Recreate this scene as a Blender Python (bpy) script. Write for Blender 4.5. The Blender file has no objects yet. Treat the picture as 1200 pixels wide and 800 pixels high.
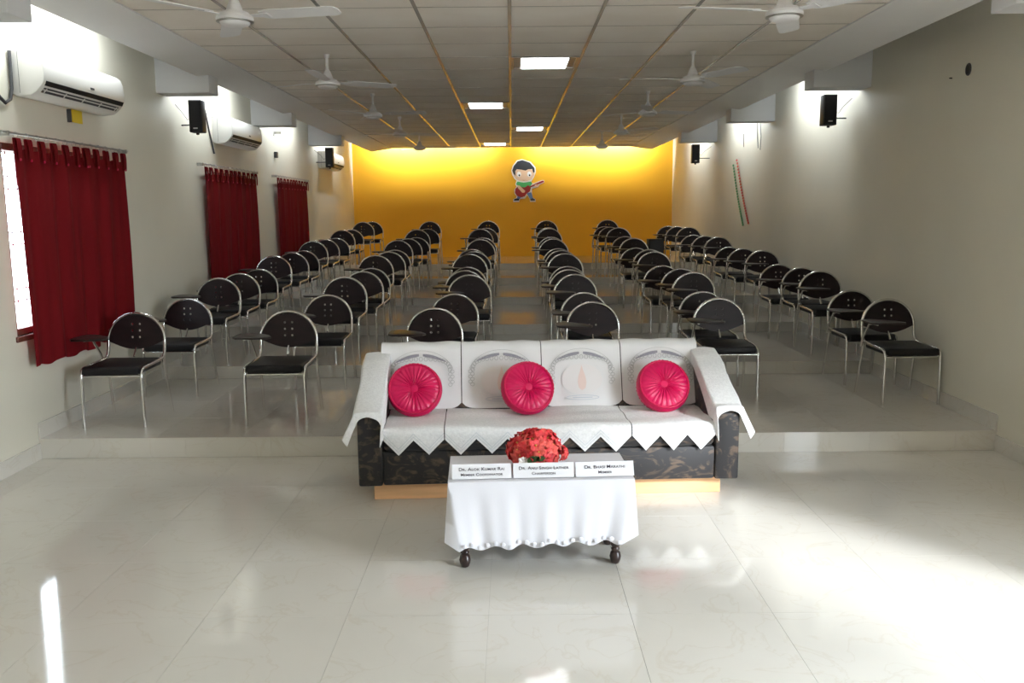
import bpy, bmesh, math, random
from mathutils import Vector, Matrix
random.seed(7)
SC = bpy.context.scene
COL = SC.collection
PI = math.pi

# ------------------------------------------------------------------ camera
cam_d = bpy.data.cameras.new('camera'); cam = bpy.data.objects.new('camera', cam_d); COL.objects.link(cam)
FPX = 1028.64
cam_d.sensor_width = 36.0; cam_d.lens = FPX * 36.0 / 1200.0; cam_d.clip_end = 200
PITCH, ROLL, YAW, EYE = 0.1461, -0.0089, -0.0005, 1.6
_f = Vector((math.sin(YAW) * math.cos(PITCH), math.cos(YAW) * math.cos(PITCH), -math.sin(PITCH)))
_r = Vector((math.cos(YAW), -math.sin(YAW), 0)); _u = _r.cross(_f)
_R = math.cos(ROLL) * _r + math.sin(ROLL) * _u; _U = -math.sin(ROLL) * _r + math.cos(ROLL) * _u
cam.matrix_world = Matrix(((_R.x, _U.x, -_f.x, 0), (_R.y, _U.y, -_f.y, 0), (_R.z, _U.z, -_f.z, EYE), (0, 0, 0, 1)))
SC.camera = cam

# ------------------------------------------------------------------ sky, exposure
W = bpy.data.worlds.new('sky'); SC.world = W; W.use_nodes = True
_bg = W.node_tree.nodes['Background']
_bg.inputs[0].default_value = (0.83, 0.92, 1.0, 1); _bg.inputs[1].default_value = 25.5
SC.view_settings.view_transform = 'Standard'; SC.view_settings.look = 'None'
SC.view_settings.gamma = 1.0; SC.view_settings.use_curve_mapping = False
SC.view_settings.exposure = 0.13
SC.cycles.use_denoising = True
SC.cycles.max_bounces = 10; SC.cycles.diffuse_bounces = 6; SC.cycles.glossy_bounces = 4
SC.cycles.sample_clamp_indirect = 6.0
SC.cycles.caustics_reflective = False; SC.cycles.caustics_refractive = False

_sun = bpy.data.lights.new('hazy_sun', 'SUN'); _sun.energy = 6.5; _sun.angle = math.radians(9); _sun.color = (0.92, 0.96, 1.0)
_so = bpy.data.objects.new('hazy_sun', _sun); COL.objects.link(_so)
_sd = Vector((-.62 * .9, .78 * .9, -.43))                   # direction the light travels: low, in through the doorway in the right wall
_so.rotation_euler = _sd.to_track_quat('-Z', 'Y').to_euler(); _so.location = (20, -20, 14)

def portal(loc, normal, sx, sy):
    l = bpy.data.lights.new('daylight_portal', 'AREA'); l.shape = 'RECTANGLE'; l.size = sx; l.size_y = sy
    l.cycles.is_portal = True
    o = bpy.data.objects.new('daylight_portal', l); COL.objects.link(o)
    z = -Vector(normal)
    x = Vector((0, 1, 0)); y = z.cross(x)
    o.matrix_world = Matrix(((x.x, y.x, z.x, loc[0]), (x.y, y.y, z.y, loc[1]), (x.z, y.z, z.z, loc[2]), (0, 0, 0, 1)))

# ------------------------------------------------------------------ materials
def mat(name, col, rough=0.5, metal=0.0, spec=0.5, coat=0.0, sheen=0.0, emit=None, estr=0.0,
        var=0.0, vscale=8.0, bump=0.0, bscale=60.0, col2=None, stretch=None, sub=0.0, detail=4.0, objco=True, ramp=(.35, .65), dist=0.0):
    m = bpy.data.materials.new(name); m.use_nodes = True
    nt = m.node_tree; b = nt.nodes['Principled BSDF']
    b.inputs['Base Color'].default_value = (*col, 1); b.inputs['Roughness'].default_value = rough
    b.inputs['Metallic'].default_value = metal; b.inputs['Specular IOR Level'].default_value = spec
    b.inputs['Coat Weight'].default_value = coat; b.inputs['Sheen Weight'].default_value = sheen
    if emit:
        b.inputs['Emission Color'].default_value = (*emit, 1); b.inputs['Emission Strength'].default_value = estr
    tc = nt.nodes.new('ShaderNodeTexCoord'); out = tc.outputs['Object']
    if not objco:
        g = nt.nodes.new('ShaderNodeNewGeometry'); out = g.outputs['Position']
    if stretch:
        mp = nt.nodes.new('ShaderNodeMapping'); mp.inputs['Scale'].default_value = stretch
        nt.links.new(out, mp.inputs['Vector']); out = mp.outputs['Vector']
    if var or col2:
        n = nt.nodes.new('ShaderNodeTexNoise'); n.inputs['Scale'].default_value = vscale; n.inputs['Detail'].default_value = detail; n.inputs['Distortion'].default_value = dist
        nt.links.new(out, n.inputs['Vector'])
        r = nt.nodes.new('ShaderNodeValToRGB')
        c2 = col2 or tuple(c * (1 - var) for c in col)
        r.color_ramp.elements[0].position, r.color_ramp.elements[1].position = ramp
        r.color_ramp.elements[0].color = (*c2, 1); r.color_ramp.elements[1].color = (*col, 1)
        nt.links.new(n.outputs['Fac'], r.inputs['Fac']); nt.links.new(r.outputs['Color'], b.inputs['Base Color'])
    if bump:
        n = nt.nodes.new('ShaderNodeTexNoise'); n.inputs['Scale'].default_value = bscale
        nt.links.new(out, n.inputs['Vector'])
        bp = nt.nodes.new('ShaderNodeBump'); bp.inputs['Strength'].default_value = bump; bp.inputs['Distance'].default_value = 0.01
        nt.links.new(n.outputs['Fac'], bp.inputs['Height']); nt.links.new(bp.outputs['Normal'], b.inputs['Normal'])
    return m

M = {}
M['wall'] = mat('cream_wall_paint', (0.735, 0.705, 0.60), 0.55, var=0.05, vscale=1.2, bump=0.03, bscale=25, objco=False)
M['yellow'] = mat('yellow_wall_paint', (0.80, 0.42, 0.018), 0.5, var=0.06, vscale=0.8, objco=False)
M['soffit'] = mat('white_gypsum', (0.87, 0.865, 0.87), 0.7, var=0.03, vscale=1.5, objco=False)
M['beam'] = mat('white_beam_paint', (0.74, 0.745, 0.76), 0.6, var=0.03, vscale=2, objco=False)
M['slab'] = mat('concrete_slab', (0.55, 0.53, 0.5), 0.9, var=0.1, vscale=1, objco=False)
M['grout'] = mat('tile_grout', (0.42, 0.40, 0.36), 0.8)
M['chrome'] = mat('chrome_tube', (0.72, 0.71, 0.69), 0.16, metal=1.0)
M['vinyl'] = mat('black_vinyl', (0.009, 0.008, 0.009), 0.5, spec=0.3, bump=0.1, bscale=120)
M['panel'] = mat('dark_laminate', (0.017, 0.008, 0.009), 0.42, spec=0.3, var=0.35, vscale=5, stretch=(1, 1, 6))
M['tablet'] = mat('brown_laminate', (0.022, 0.013, 0.010), 0.4, spec=0.35, var=0.3, vscale=6, stretch=(1, 8, 1))
M['black'] = mat('black_plastic', (0.012, 0.012, 0.014), 0.5)
M['darkgrey'] = mat('dark_grey', (0.05, 0.05, 0.055), 0.5)
M['white_plastic'] = mat('white_plastic', (0.80, 0.79, 0.75), 0.35)
M['white_enamel'] = mat('white_enamel', (0.78, 0.77, 0.78), 0.35)
M['rod'] = mat('steel_rod', (0.5, 0.49, 0.47), 0.35, metal=1.0)
M['wood_frame'] = mat('brown_window_wood', (0.16, 0.055, 0.035), 0.5, var=0.3, vscale=6, stretch=(1, 6, 1))
M['grille'] = mat('grey_grille_paint', (0.45, 0.46, 0.5), 0.5)
M['cloth_white'] = mat('white_cotton', (0.70, 0.70, 0.75), 0.85, sheen=0.2, bump=0.03, bscale=200)
M['lace'] = mat('white_crochet', (0.80, 0.80, 0.80), 0.9, bump=0.45, bscale=140, var=0.10, vscale=70)
M['cover'] = mat('white_printed_cloth', (0.74, 0.735, 0.73), 0.85, bump=0.08, bscale=60, var=0.03, vscale=7)
M['sofa'] = mat('dark_mottled_velvet', (0.008, 0.007, 0.008), 0.6, col2=(0.085, 0.055, 0.036), ramp=(.36, .50), vscale=7, detail=8, dist=3.0, sheen=0.15, stretch=(1, 1, 1.5))
M['plinth'] = mat('tan_board', (0.80, 0.47, 0.24), 0.6, var=0.15, vscale=3, stretch=(1, 8, 8))
M['pink'] = mat('hot_pink_satin', (0.60, 0.004, 0.085), 0.36, spec=0.35, var=0.15, vscale=14)
M['pink_dark'] = mat('hot_pink_piping', (0.50, 0.003, 0.06), 0.45, spec=0.3)
M['table_wood'] = mat('dark_turned_wood', (0.045, 0.028, 0.024), 0.3, var=0.4, vscale=12)
M['card'] = mat('white_card', (0.74, 0.74, 0.77), 0.6)
M['ink'] = mat('grey_ink', (0.035, 0.03, 0.045), 0.7)
M['petal'] = mat('red_petal', (0.78, 0.04, 0.05), 0.6, var=0.4, vscale=40)
M['petal2'] = mat('coral_petal', (0.86, 0.12, 0.10), 0.6, var=0.25, vscale=40)
M['petal_white'] = mat('white_petal', (0.85, 0.8, 0.76), 0.6)
M['leaf'] = mat('green_leaf', (0.035, 0.08, 0.02), 0.5)
M['stamen'] = mat('yellow_stamen', (0.7, 0.4, 0.08), 0.6)
M['note'] = mat('yellow_paper', (0.72, 0.52, 0.03), 0.7)
M['g_grey'] = mat('print_grey', (0.30, 0.29, 0.33), 0.9)
M['g_line'] = mat('print_lace_grey', (0.44, 0.44, 0.43), 0.9)
M['g_coral'] = mat('print_coral', (0.75, 0.60, 0.55), 0.9)
M['g_pale'] = mat('print_pale_pink', (0.735, 0.71, 0.70), 0.9)
M['g_blue'] = mat('print_blue_grey', (0.55, 0.58, 0.62), 0.9)
for k, c in dict(b_white=(0.8, 0.78, 0.74), b_hair=(0.025, 0.03, 0.035), b_skin=(0.74, 0.52, 0.36), b_green=(0.05, 0.33, 0.11),
                 b_red=(0.28, 0.015, 0.02), b_blue=(0.12, 0.22, 0.5), b_shoe=(0.02, 0.02, 0.03), b_eye=(0.85, 0.85, 0.85),
                 s_red=(0.6, 0.07, 0.06), s_green=(0.07, 0.3, 0.12)).items():
    M[k] = mat('paint_' + k[2:], c, 0.6)

def floor_mat():
    m = mat('vitrified_floor_tile', (0.56, 0.535, 0.48), 0.07, spec=0.55, objco=False)
    nt = m.node_tree; b = nt.nodes['Principled BSDF']
    g = nt.nodes.new('ShaderNodeNewGeometry')
    n1 = nt.nodes.new('ShaderNodeTexNoise'); n1.inputs['Scale'].default_value = 1.1; n1.inputs['Detail'].default_value = 5
    n2 = nt.nodes.new('ShaderNodeTexNoise'); n2.inputs['Scale'].default_value = 2.6; n2.inputs['Detail'].default_value = 8; n2.inputs['Distortion'].default_value = 1.4
    oi = nt.nodes.new('ShaderNodeObjectInfo')
    add = nt.nodes.new('ShaderNodeVectorMath'); add.operation = 'ADD'
    nt.links.new(g.outputs['Position'], add.inputs[0]); 
    mul = nt.nodes.new('ShaderNodeMath'); mul.operation = 'MULTIPLY'; mul.inputs[1].default_value = 30
    nt.links.new(oi.outputs['Random'], mul.inputs[0]); nt.links.new(mul.outputs[0], add.inputs[1])
    nt.links.new(add.outputs[0], n2.inputs['Vector']); nt.links.new(g.outputs['Position'], n1.inputs['Vector'])
    r = nt.nodes.new('ShaderNodeValToRGB')
    r.color_ramp.elements[0].position = 0.3; r.color_ramp.elements[0].color = (0.63, 0.605, 0.55, 1)
    r.color_ramp.elements[1].position = 0.7; r.color_ramp.elements[1].color = (0.69, 0.665, 0.61, 1)
    nt.links.new(n1.outputs['Fac'], r.inputs['Fac'])
    v = nt.nodes.new('ShaderNodeValToRGB')                       # thin veins
    e = v.color_ramp.elements
    e[0].position = 0.485; e[0].color = (1, 1, 1, 1); e[1].position = 0.515; e[1].color = (1, 1, 1, 1)
    mid = e.new(0.5); mid.color = (0.95, 0.93, 0.90, 1)
    nt.links.new(n2.outputs['Fac'], v.inputs['Fac'])
    mx = nt.nodes.new('ShaderNodeMixRGB'); mx.blend_type = 'MULTIPLY'; mx.inputs[0].default_value = 1
    nt.links.new(r.outputs[0], mx.inputs[1]); nt.links.new(v.outputs[0], mx.inputs[2]); nt.links.new(mx.outputs[0], b.inputs['Base Color'])
    return m
M['tile'] = floor_mat()

def ceil_mat():
    m = mat('perforated_ceiling_tile', (0.50, 0.455, 0.41), 0.85, objco=False)
    nt = m.node_tree; b = nt.nodes['Principled BSDF']
    g = nt.nodes.new('ShaderNodeNewGeometry')
    n = nt.nodes.new('ShaderNodeTexNoise'); n.inputs['Scale'].default_value = 1.7; n.inputs['Detail'].default_value = 5
    nt.links.new(g.outputs['Position'], n.inputs['Vector'])
    r = nt.nodes.new('ShaderNodeValToRGB'); r.color_ramp.elements[0].position = 0.3; r.color_ramp.elements[1].position = 0.7
    r.color_ramp.elements[0].color = (0.80, 0.735, 0.66, 1); r.color_ramp.elements[1].color = (0.89, 0.84, 0.78, 1)
    nt.links.new(n.outputs['Fac'], r.inputs['Fac'])
    v = nt.nodes.new('ShaderNodeTexVoronoi'); v.inputs['Scale'].default_value = 42; v.inputs['Randomness'].default_value = 0.15
    nt.links.new(g.outputs['Position'], v.inputs['Vector'])
    d = nt.nodes.new('ShaderNodeValToRGB'); d.color_ramp.elements[0].position = 0.12; d.color_ramp.elements[1].position = 0.3
    d.color_ramp.elements[0].color = (0.55, 0.53, 0.5, 1); d.color_ramp.elements[1].color = (1, 1, 1, 1)
    nt.links.new(v.outputs['Distance'], d.inputs['Fac'])
    mx = nt.nodes.new('ShaderNodeMixRGB'); mx.blend_type = 'MULTIPLY'; mx.inputs[0].default_value = 1
    nt.links.new(r.outputs[0], mx.inputs[1]); nt.links.new(d.outputs[0], mx.inputs[2]); nt.links.new(mx.outputs[0], b.inputs['Base Color'])
    return m
M['ceil'] = ceil_mat()
M['tee'] = mat('metal_tee_bar', (0.60, 0.57, 0.53), 0.16, metal=0.3)
M['crosstee'] = mat('beige_tee_bar', (0.50, 0.455, 0.41), 0.6)

def curtain_mat():
    m = bpy.data.materials.new('maroon_curtain_cloth'); m.use_nodes = True; nt = m.node_tree
    b = nt.nodes['Principled BSDF']; b.inputs['Base Color'].default_value = (0.155, 0.006, 0.009, 1); b.inputs['Roughness'].default_value = 0.9
    b.inputs['Specular IOR Level'].default_value = 0.1
    t = nt.nodes.new('ShaderNodeBsdfTranslucent'); t.inputs['Color'].default_value = (0.32, 0.008, 0.012, 1)
    mx = nt.nodes.new('ShaderNodeMixShader'); mx.inputs[0].default_value = 0.006
    g = nt.nodes.new('ShaderNodeNewGeometry'); n = nt.nodes.new('ShaderNodeTexNoise'); n.inputs['Scale'].default_value = 220
    nt.links.new(g.outputs['Position'], n.inputs['Vector'])
    bp = nt.nodes.new('ShaderNodeBump'); bp.inputs['Strength'].default_value = 0.1; bp.inputs['Distance'].default_value = 0.005
    nt.links.new(n.outputs['Fac'], bp.inputs['Height']); nt.links.new(bp.outputs['Normal'], b.inputs['Normal'])
    nt.links.new(b.outputs[0], mx.inputs[1]); nt.links.new(t.outputs[0], mx.inputs[2])
    nt.links.new(mx.outputs[0], nt.nodes['Material Output'].inputs['Surface'])
    return m
M['curtain'] = curtain_mat()

def glass_mat():
    m = bpy.data.materials.new('thin_window_glass'); m.use_nodes = True; nt = m.node_tree
    t = nt.nodes.new('ShaderNodeBsdfTransparent'); t.inputs[0].default_value = (0.93, 0.96, 0.97, 1)
    gl = nt.nodes.new('ShaderNodeBsdfGlossy'); gl.inputs['Roughness'].default_value = 0.02
    mx = nt.nodes.new('ShaderNodeMixShader'); mx.inputs[0].default_value = 0.06
    nt.links.new(t.outputs[0], mx.inputs[1]); nt.links.new(gl.outputs[0], mx.inputs[2])
    nt.links.new(mx.outputs[0], nt.nodes['Material Output'].inputs['Surface'])
    return m
M['glass'] = glass_mat()
M['lamp'] = mat('lit_diffuser', (0.9, 0.9, 0.9), 0.5, emit=(0.92, 0.96, 1.0), estr=5.0)
M['tube'] = mat('lit_tube', (0.9, 0.9, 0.9), 0.5, emit=(0.92, 0.97, 1.0), estr=6.0)
M['ground'] = mat('outdoor_concrete', (0.42, 0.40, 0.37), 0.9, var=0.15, vscale=2, objco=False)

# ------------------------------------------------------------------ mesh helpers
class MB:
    def __init__(s): s.v = []; s.f = []
    def add(s, vs, fs):
        o = len(s.v); s.v += [tuple(p) for p in vs]; s.f += [tuple(i + o for i in f) for f in fs]; return s
    def box(s, x0, x1, y0, y1, z0, z1):
        return s.add([(x0, y0, z0), (x1, y0, z0), (x1, y1, z0), (x0, y1, z0), (x0, y0, z1), (x1, y0, z1), (x1, y1, z1), (x0, y1, z1)],
                     [(3, 2, 1, 0), (4, 5, 6, 7), (0, 1, 5, 4), (1, 2, 6, 5), (2, 3, 7, 6), (3, 0, 4, 7)])
    def hexa(s, p):           # eight corners, same order as box
        return s.add(p, [(3, 2, 1, 0), (4, 5, 6, 7), (0, 1, 5, 4), (1, 2, 6, 5), (2, 3, 7, 6), (3, 0, 4, 7)])
    def tube(s, pts, r, n=8, closed=False, cap=True):
        P = [Vector(p) for p in pts]; m = len(P); rs = r if isinstance(r, (list, tuple)) else [r] * m
        T = []
        for i in range(m):
            a = P[(i - 1) % m] if (closed or i > 0) else P[i]; b = P[(i + 1) % m] if (closed or i < m - 1) else P[i]
            T.append((b - a).normalized())
        u = T[0].orthogonal().normalized(); vs = []
        for i in range(m):
            u = (u - T[i] * u.dot(T[i])).normalized(); w = T[i].cross(u)
            for k in range(n):
                a = 2 * PI * k / n; vs.append(P[i] + (u * math.cos(a) + w * math.sin(a)) * rs[i])
        fs = []
        for i in range(m if closed else m - 1):
            j = (i + 1) % m
            for k in range(n): l = (k + 1) % n; fs.append((i * n + k, i * n + l, j * n + l, j * n + k))
        if cap and not closed: fs += [tuple(range(n))[::-1], tuple((m - 1) * n + k for k in range(n))]
        return s.add(vs, fs)
    def lathe(s, prof, c=(0, 0, 0), n=20, axis='z'):
        vs = []; m = len(prof)
        for r, z in prof:
            for k in range(n):
                a = 2 * PI * k / n; x, y = r * math.cos(a), r * math.sin(a)
                p = (x, y, z) if axis == 'z' else ((z, x, y) if axis == 'x' else (x, z, y))
                vs.append((p[0] + c[0], p[1] + c[1], p[2] + c[2]))
        fs = [(i * n + k, i * n + (k + 1) % n, (i + 1) * n + (k + 1) % n, (i + 1) * n + k) for i in range(m - 1) for k in range(n)]
        fs += [tuple(range(n))[::-1], tuple((m - 1) * n + k for k in range(n))]
        return s.add(vs, fs)
    def prism(s, poly, a0, a1, fn):     # poly of (p, q), extruded along a; fn(p, q, a) -> xyz
        n = len(poly)
        return s.add([fn(p, q, a0) for p, q in poly] + [fn(p, q, a1) for p, q in poly],
                     [tuple(range(n))[::-1], tuple(range(n, 2 * n))] + [(i, (i + 1) % n, n + (i + 1) % n, n + i) for i in range(n)])
    def grid(s, fn, nu, nv):
        return s.add([fn(i / nu, j / nv) for j in range(nv + 1) for i in range(nu + 1)],
                     [(j * (nu + 1) + i, j * (nu + 1) + i + 1, (j + 1) * (nu + 1) + i + 1, (j + 1) * (nu + 1) + i) for j in range(nv) for i in range(nu)])
    def mesh(s, name, mt, smooth=False, bevel=0.0, segs=2, solid=0.0, sharp=35):
        me = bpy.data.meshes.new(name); me.from_pydata(s.v, [], s.f); me.validate()
        bm = bmesh.new(); bm.from_mesh(me); bmesh.ops.recalc_face_normals(bm, faces=bm.faces[:])
        if solid: bmesh.ops.solidify(bm, geom=bm.faces[:], thickness=solid)
        if bevel:
            es = [e for e in bm.edges if len(e.link_faces) == 2 and e.calc_face_angle(0) > 0.5]
            bmesh.ops.bevel(bm, geom=es, offset=bevel, segments=segs, affect='EDGES', profile=0.5, clamp_overlap=True)
        if smooth:
            for f in bm.faces: f.smooth = True
            for e in bm.edges:
                if len(e.link_faces) == 2 and e.calc_face_angle(0) > math.radians(sharp): e.smooth = False
        bm.to_mesh(me); bm.free()
        me.materials.append(M[mt] if isinstance(mt, str) else mt)
        return me
def link(name, data, parent=None, loc=None, rot=None):
    o = bpy.data.objects.new(name, data); COL.objects.link(o)
    if parent: o.parent = parent
    if loc is not None: o.location = loc
    if rot is not None: o.rotation_euler = rot
    return o
def part(name, mb, mt, parent=None, **k): return link(name, mb.mesh(name, mt, **k), parent)
def tag(o, label, cat, group=None):
    o['label'] = label; o['category'] = cat
    if group: o['group'] = group
    return o
def thing(name, label, cat, loc=(0, 0, 0), rotz=0.0, group=None):
    return tag(link(name, None, None, loc, (0, 0, rotz)), label, cat, group)
def struct(o): o['kind'] = 'structure'; return o
def copy_tree(o, parent=None):
    c = o.copy(); COL.objects.link(c)
    if parent: c.parent = parent
    for ch in list(o.children): copy_tree(ch, c)
    return c

# ------------------------------------------------------------------ room dimensions
def XL(y): return -3.16 - 0.0079 * (y - 5.69)
def XR(y): return 3.22 + 0.0087 * (y - 5.69)
YF, YB = -3.0, 18.4                       # wall behind the camera, yellow wall
EDGE = [5.69, 7.80, 9.74, 11.80, 13.80, 15.80]      # front edges of the tiers
ZT = [0.136, 0.25, 0.362, 0.47, 0.58, 0.69]
ZCEIL, ZSLAB = 2.893, 3.30
YCE = 18.03                               # false ceiling ends short of the yellow wall
DOOR = (0.75, 2.5, 2.35)                  # doorway to the outside in the right wall, y0 y1 height
WIN = [(5.55, 7.05), (9.55, 10.85), (12.44, 13.75)]; WZ = (0.84, 2.06)
TH = 0.23

# --- walls
def side_wall(name, X, sgn, holes):
    mb = MB(); ys = sorted({YF, YB} | {h[0] for h in holes} | {h[1] for h in holes})
    for a, b in zip(ys, ys[1:]):
        hs = [h for h in holes if h[0] <= a and h[1] >= b]
        spans = [(-0.3, ZSLAB)]
        if hs: spans = [(-0.3, hs[0][2]), (hs[0][3], ZSLAB)]
        for z0, z1 in spans:
            if z1 - z0 < 0.01: continue
            o = sgn * TH
            mb.hexa([(X(a), a, z0), (X(a) + o, a, z0), (X(b) + o, b, z0), (X(b), b, z0), (X(a), a, z1), (X(a) + o, a, z1), (X(b) + o, b, z1), (X(b), b, z1)])
    return struct(part(name, mb, 'wall'))
side_wall('wall_left', XL, -1, [(a, b, *WZ) for a, b in WIN])
side_wall('wall_right', XR, 1, [(DOOR[0], DOOR[1], -0.3 + 0.3, DOOR[2])])
struct(part('wall_back', MB().box(XL(YB) - TH, XR(YB) + TH, YB, YB + TH, -0.3, ZSLAB), 'yellow'))
struct(part('wall_front', MB().box(XL(YF) - TH, XR(YF) + TH, YF - TH, YF, -0.3, ZSLAB), 'wall'))
struct(part('ceiling_slab', MB().box(-3.7, 3.8, YF - TH, YB + TH, ZSLAB, ZSLAB + 0.15), 'slab'))
struct(part('outdoor_ground', MB().box(-40, 40, -40, 60, -0.5, -0.32), 'ground'))

# --- floor and tiers, every tile a piece of its own
TP = 0.57; TX0 = -0.105; TY0 = 3.33; GAP = 0.0006
def tile_mesh(w, d, key={}):
    k = (round(w, 3), round(d, 3))
    if k not in key:
        key[k] = MB().box(-w / 2 + GAP, w / 2 - GAP, -d / 2 + GAP, d / 2 - GAP, -0.008, 0).mesh('floor_tile', 'tile')
    return key[k]
def lay_tiles(parent, y0, y1, z, offset):
    ys = [y0] + [y for y in [offset + TP * k for k in range(-40, 60)] if y0 + 0.03 < y < y1 - 0.03] + [y1]
    for a, b in zip(ys, ys[1:]):
        l, r = XL((a + b) / 2) + 0.002, XR((a + b) / 2) - 0.002
        xs = [l] + [x for x in [TX0 + TP * k for k in range(-8, 9)] if l + 0.03 < x < r - 0.03] + [r]
        for c, d in zip(xs, xs[1:]):
            link('floor_tile', tile_mesh(d - c, b - a), parent, ((c + d) / 2, (a + b) / 2, z))
fl = struct(part('floor', MB().box(-3.45, 3.55, YF - TH, EDGE[0] + 0.02, -0.3, -0.004), 'grout'))
lay_tiles(fl, YF + 0.002, EDGE[0] - 0.001, 0.0, TY0)
for k, y in enumerate(EDGE):
    y1 = EDGE[k + 1] if k < 5 else YB
    zb = -0.3
    t = struct(part('floor_tier', MB().hexa([(XL(y) + .001, y + .008, zb), (XR(y) - .001, y + .008, zb), (XR(y1) - .001, y1 + .008 * (k < 5), zb), (XL(y1) + .001, y1 + .008 * (k < 5), zb),
                                             (XL(y) + .001, y + .008, ZT[k] - .004), (XR(y) - .001, y + .008, ZT[k] - .004), (XR(y1) - .001, y1 + .008 * (k < 5), ZT[k] - .004), (XL(y1) + .001, y1 + .008 * (k < 5), ZT[k] - .004)]), 'grout'))
    lay_tiles(t, y - 0.004, y1 - 0.005, ZT[k], y - 0.004)
    z0 = 0.0 if k == 0 else ZT[k - 1]
    l, r = XL(y) + 0.002, XR(y) - 0.002
    xs = [l] + [x for x in [TX0 + 0.2 + TP * q for q in range(-8, 9)] if l + 0.03 < x < r - 0.03] + [r]
    for a, b in zip(xs, xs[1:]):
        part('riser_tile', MB().box(a + GAP, b - GAP, y, y + 0.01, z0 + 0.001, ZT[k] - 0.0085), 'tile', t)

# --- skirting along the side walls, stepping up with the tiers
for side, X, s in (('left', XL, 1), ('right', XR, -1)):
    bb = struct(link('baseboard_' + side, None))
    segs = [(YF, EDGE[0], 0.0)] + [(EDGE[k], EDGE[k + 1] if k < 5 else YB, ZT[k]) for k in range(6)]
    for a, b, z in segs:
        cuts = [(a, b)]
        if side == 'right' and a < DOOR[0]: cuts = [(a, DOOR[0]), (DOOR[1], b)]
        for c, d in cuts:
            n = max(1, round((d - c) / TP))
            for q in range(n):
                e, f = c + (d - c) * q / n + .0008, c + (d - c) * (q + 1) / n - .0008
                o = s * 0.012
                part('skirting_tile', MB().hexa([(X(e), e, z), (X(e) + o, e, z), (X(f) + o, f, z), (X(f), f, z), (X(e), e, z + .105), (X(e) + o, e, z + .105), (X(f) + o, f, z + .105), (X(f), f, z + .105)]), 'tile', bb)

# --- false ceiling: tiles on metal tees, gypsum borders
CT = 0.6; CYT = 0.61; CY0 = 7.65
SOX = (-2.80, 2.83); SOZ = 2.827
ce = struct(link('ceiling', None))
ct_mesh = MB().box(-CT / 2 + .004, CT / 2 - .004, -CYT / 2 + .0008, CYT / 2 - .0008, 0, 0.012).mesh('ceiling_tile', 'ceil')
LIGHT_CELLS = {(0, 0): 0, (-1, 5): 1, (0, 10): 2, (-1, 15): 3}
LIGHT_CELLS[(-1, -5)] = 4
k0 = math.floor((YF - CY0) / CYT) + 1
rows = [k for k in range(k0, 17)]
for k in rows:
    for i in range(-4, 4):
        if (i, k) in LIGHT_CELLS: continue
        link('ceiling_tile', ct_mesh, ce, ((i + .5) * CT, CY0 + (k + .5) * CYT, ZCEIL + random.uniform(-.0015, .002)),
             (random.uniform(-.004, .004), random.uniform(-.004, .004), 0))
ya, yb = CY0 + k0 * CYT, CY0 + 17 * CYT
for i in range(-3, 4):
    part('main_tee', MB().box(i * CT - .012, i * CT + .012, ya, yb, ZCEIL - .005, ZCEIL - .0025), 'tee', ce)
ctee = MB().box(-CT / 2 + .0125, CT / 2 - .0125, -.006, .006, -.0040, -.0025).mesh('cross_tee', 'crosstee')
for k in list(rows) + [17]:
    for i in range(-4, 4): link('cross_tee', ctee, ce, ((i + .5) * CT, CY0 + k * CYT, ZCEIL))
for nm, xo, xi in (('border_left', SOX[0], -4 * CT), ('border_right', SOX[1], 4 * CT)):
    part(nm, MB().hexa([(xo, YF, SOZ), (xi, YF, ZCEIL - .008), (xi, yb, ZCEIL - .008), (xo, yb, SOZ), (xo, YF, SOZ + .05), (xi, YF, ZCEIL + .04), (xi, yb, ZCEIL + .04), (xo, yb, SOZ + .05)]), 'soffit', ce)
part('ceiling_backing', MB().box(-2.4, 2.4, YF, yb, ZCEIL + .03, ZCEIL + .04), 'soffit', ce)

# --- concrete beams that come down past the false ceiling at both walls
for y in (-1.4, 1.8, 4.93, 8.12, 11.12, 14.32):
    for X, s in ((XL, 1), (XR, -1)):
        x0 = X(y); x1 = -2.70 if s == 1 else 2.72
        struct(part('ceiling_beam', MB().box(min(x0, x1), max(x0, x1), y, y + .25, 2.685, ZSLAB), 'beam', bevel=.004, segs=1))

# --- fluorescent tubes hidden on top of the borders, and behind the end of the ceiling
def cove_tube(x, y, along, nx, ny, power, label, grp):
    H = .85 if along == 'y' else .6
    t = thing('cove_tube_light', label, 'light', (x, y, (SOZ + .052) if along == 'y' else ZCEIL + .045), 0 if along == 'y' else PI / 2, grp)
    part('batten', MB().box(-.02, .02, -H, H, 0, .025), 'white_enamel', t)
    part('tube', MB().tube([(0, -H + .03, .045), (0, H - .03, .045)], .013, 10), 'tube', t)
    l = bpy.data.lights.new('tube_glow', 'AREA'); l.shape = 'RECTANGLE'; l.size = 2 * H - .06; l.size_y = .05; l.energy = power; l.color = (0.90, 0.97, 1.0)
    o = bpy.data.objects.new('tube_glow', l); COL.objects.link(o)
    z = -Vector((nx, ny, -0.45 if along == 'y' else -.12)).normalized(); xx = Vector((0, 1, 0)) if along == 'y' else Vector((1, 0, 0)); xx = (xx - z * xx.dot(z)).normalized(); yy = z.cross(xx)
    px, py, pz = (x + nx * .065, y, SOZ + .10) if along == 'y' else (x, y, ZCEIL + .17)
    o.matrix_world = Matrix(((xx.x, yy.x, z.x, px), (xx.y, yy.y, z.y, py), (xx.z, yy.z, z.z, pz), (0, 0, 0, 1)))
CP = 30.0
bays = ['between the two lowest beams', 'beyond the second beam', 'beyond the third beam', 'beyond the last beam']
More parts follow.
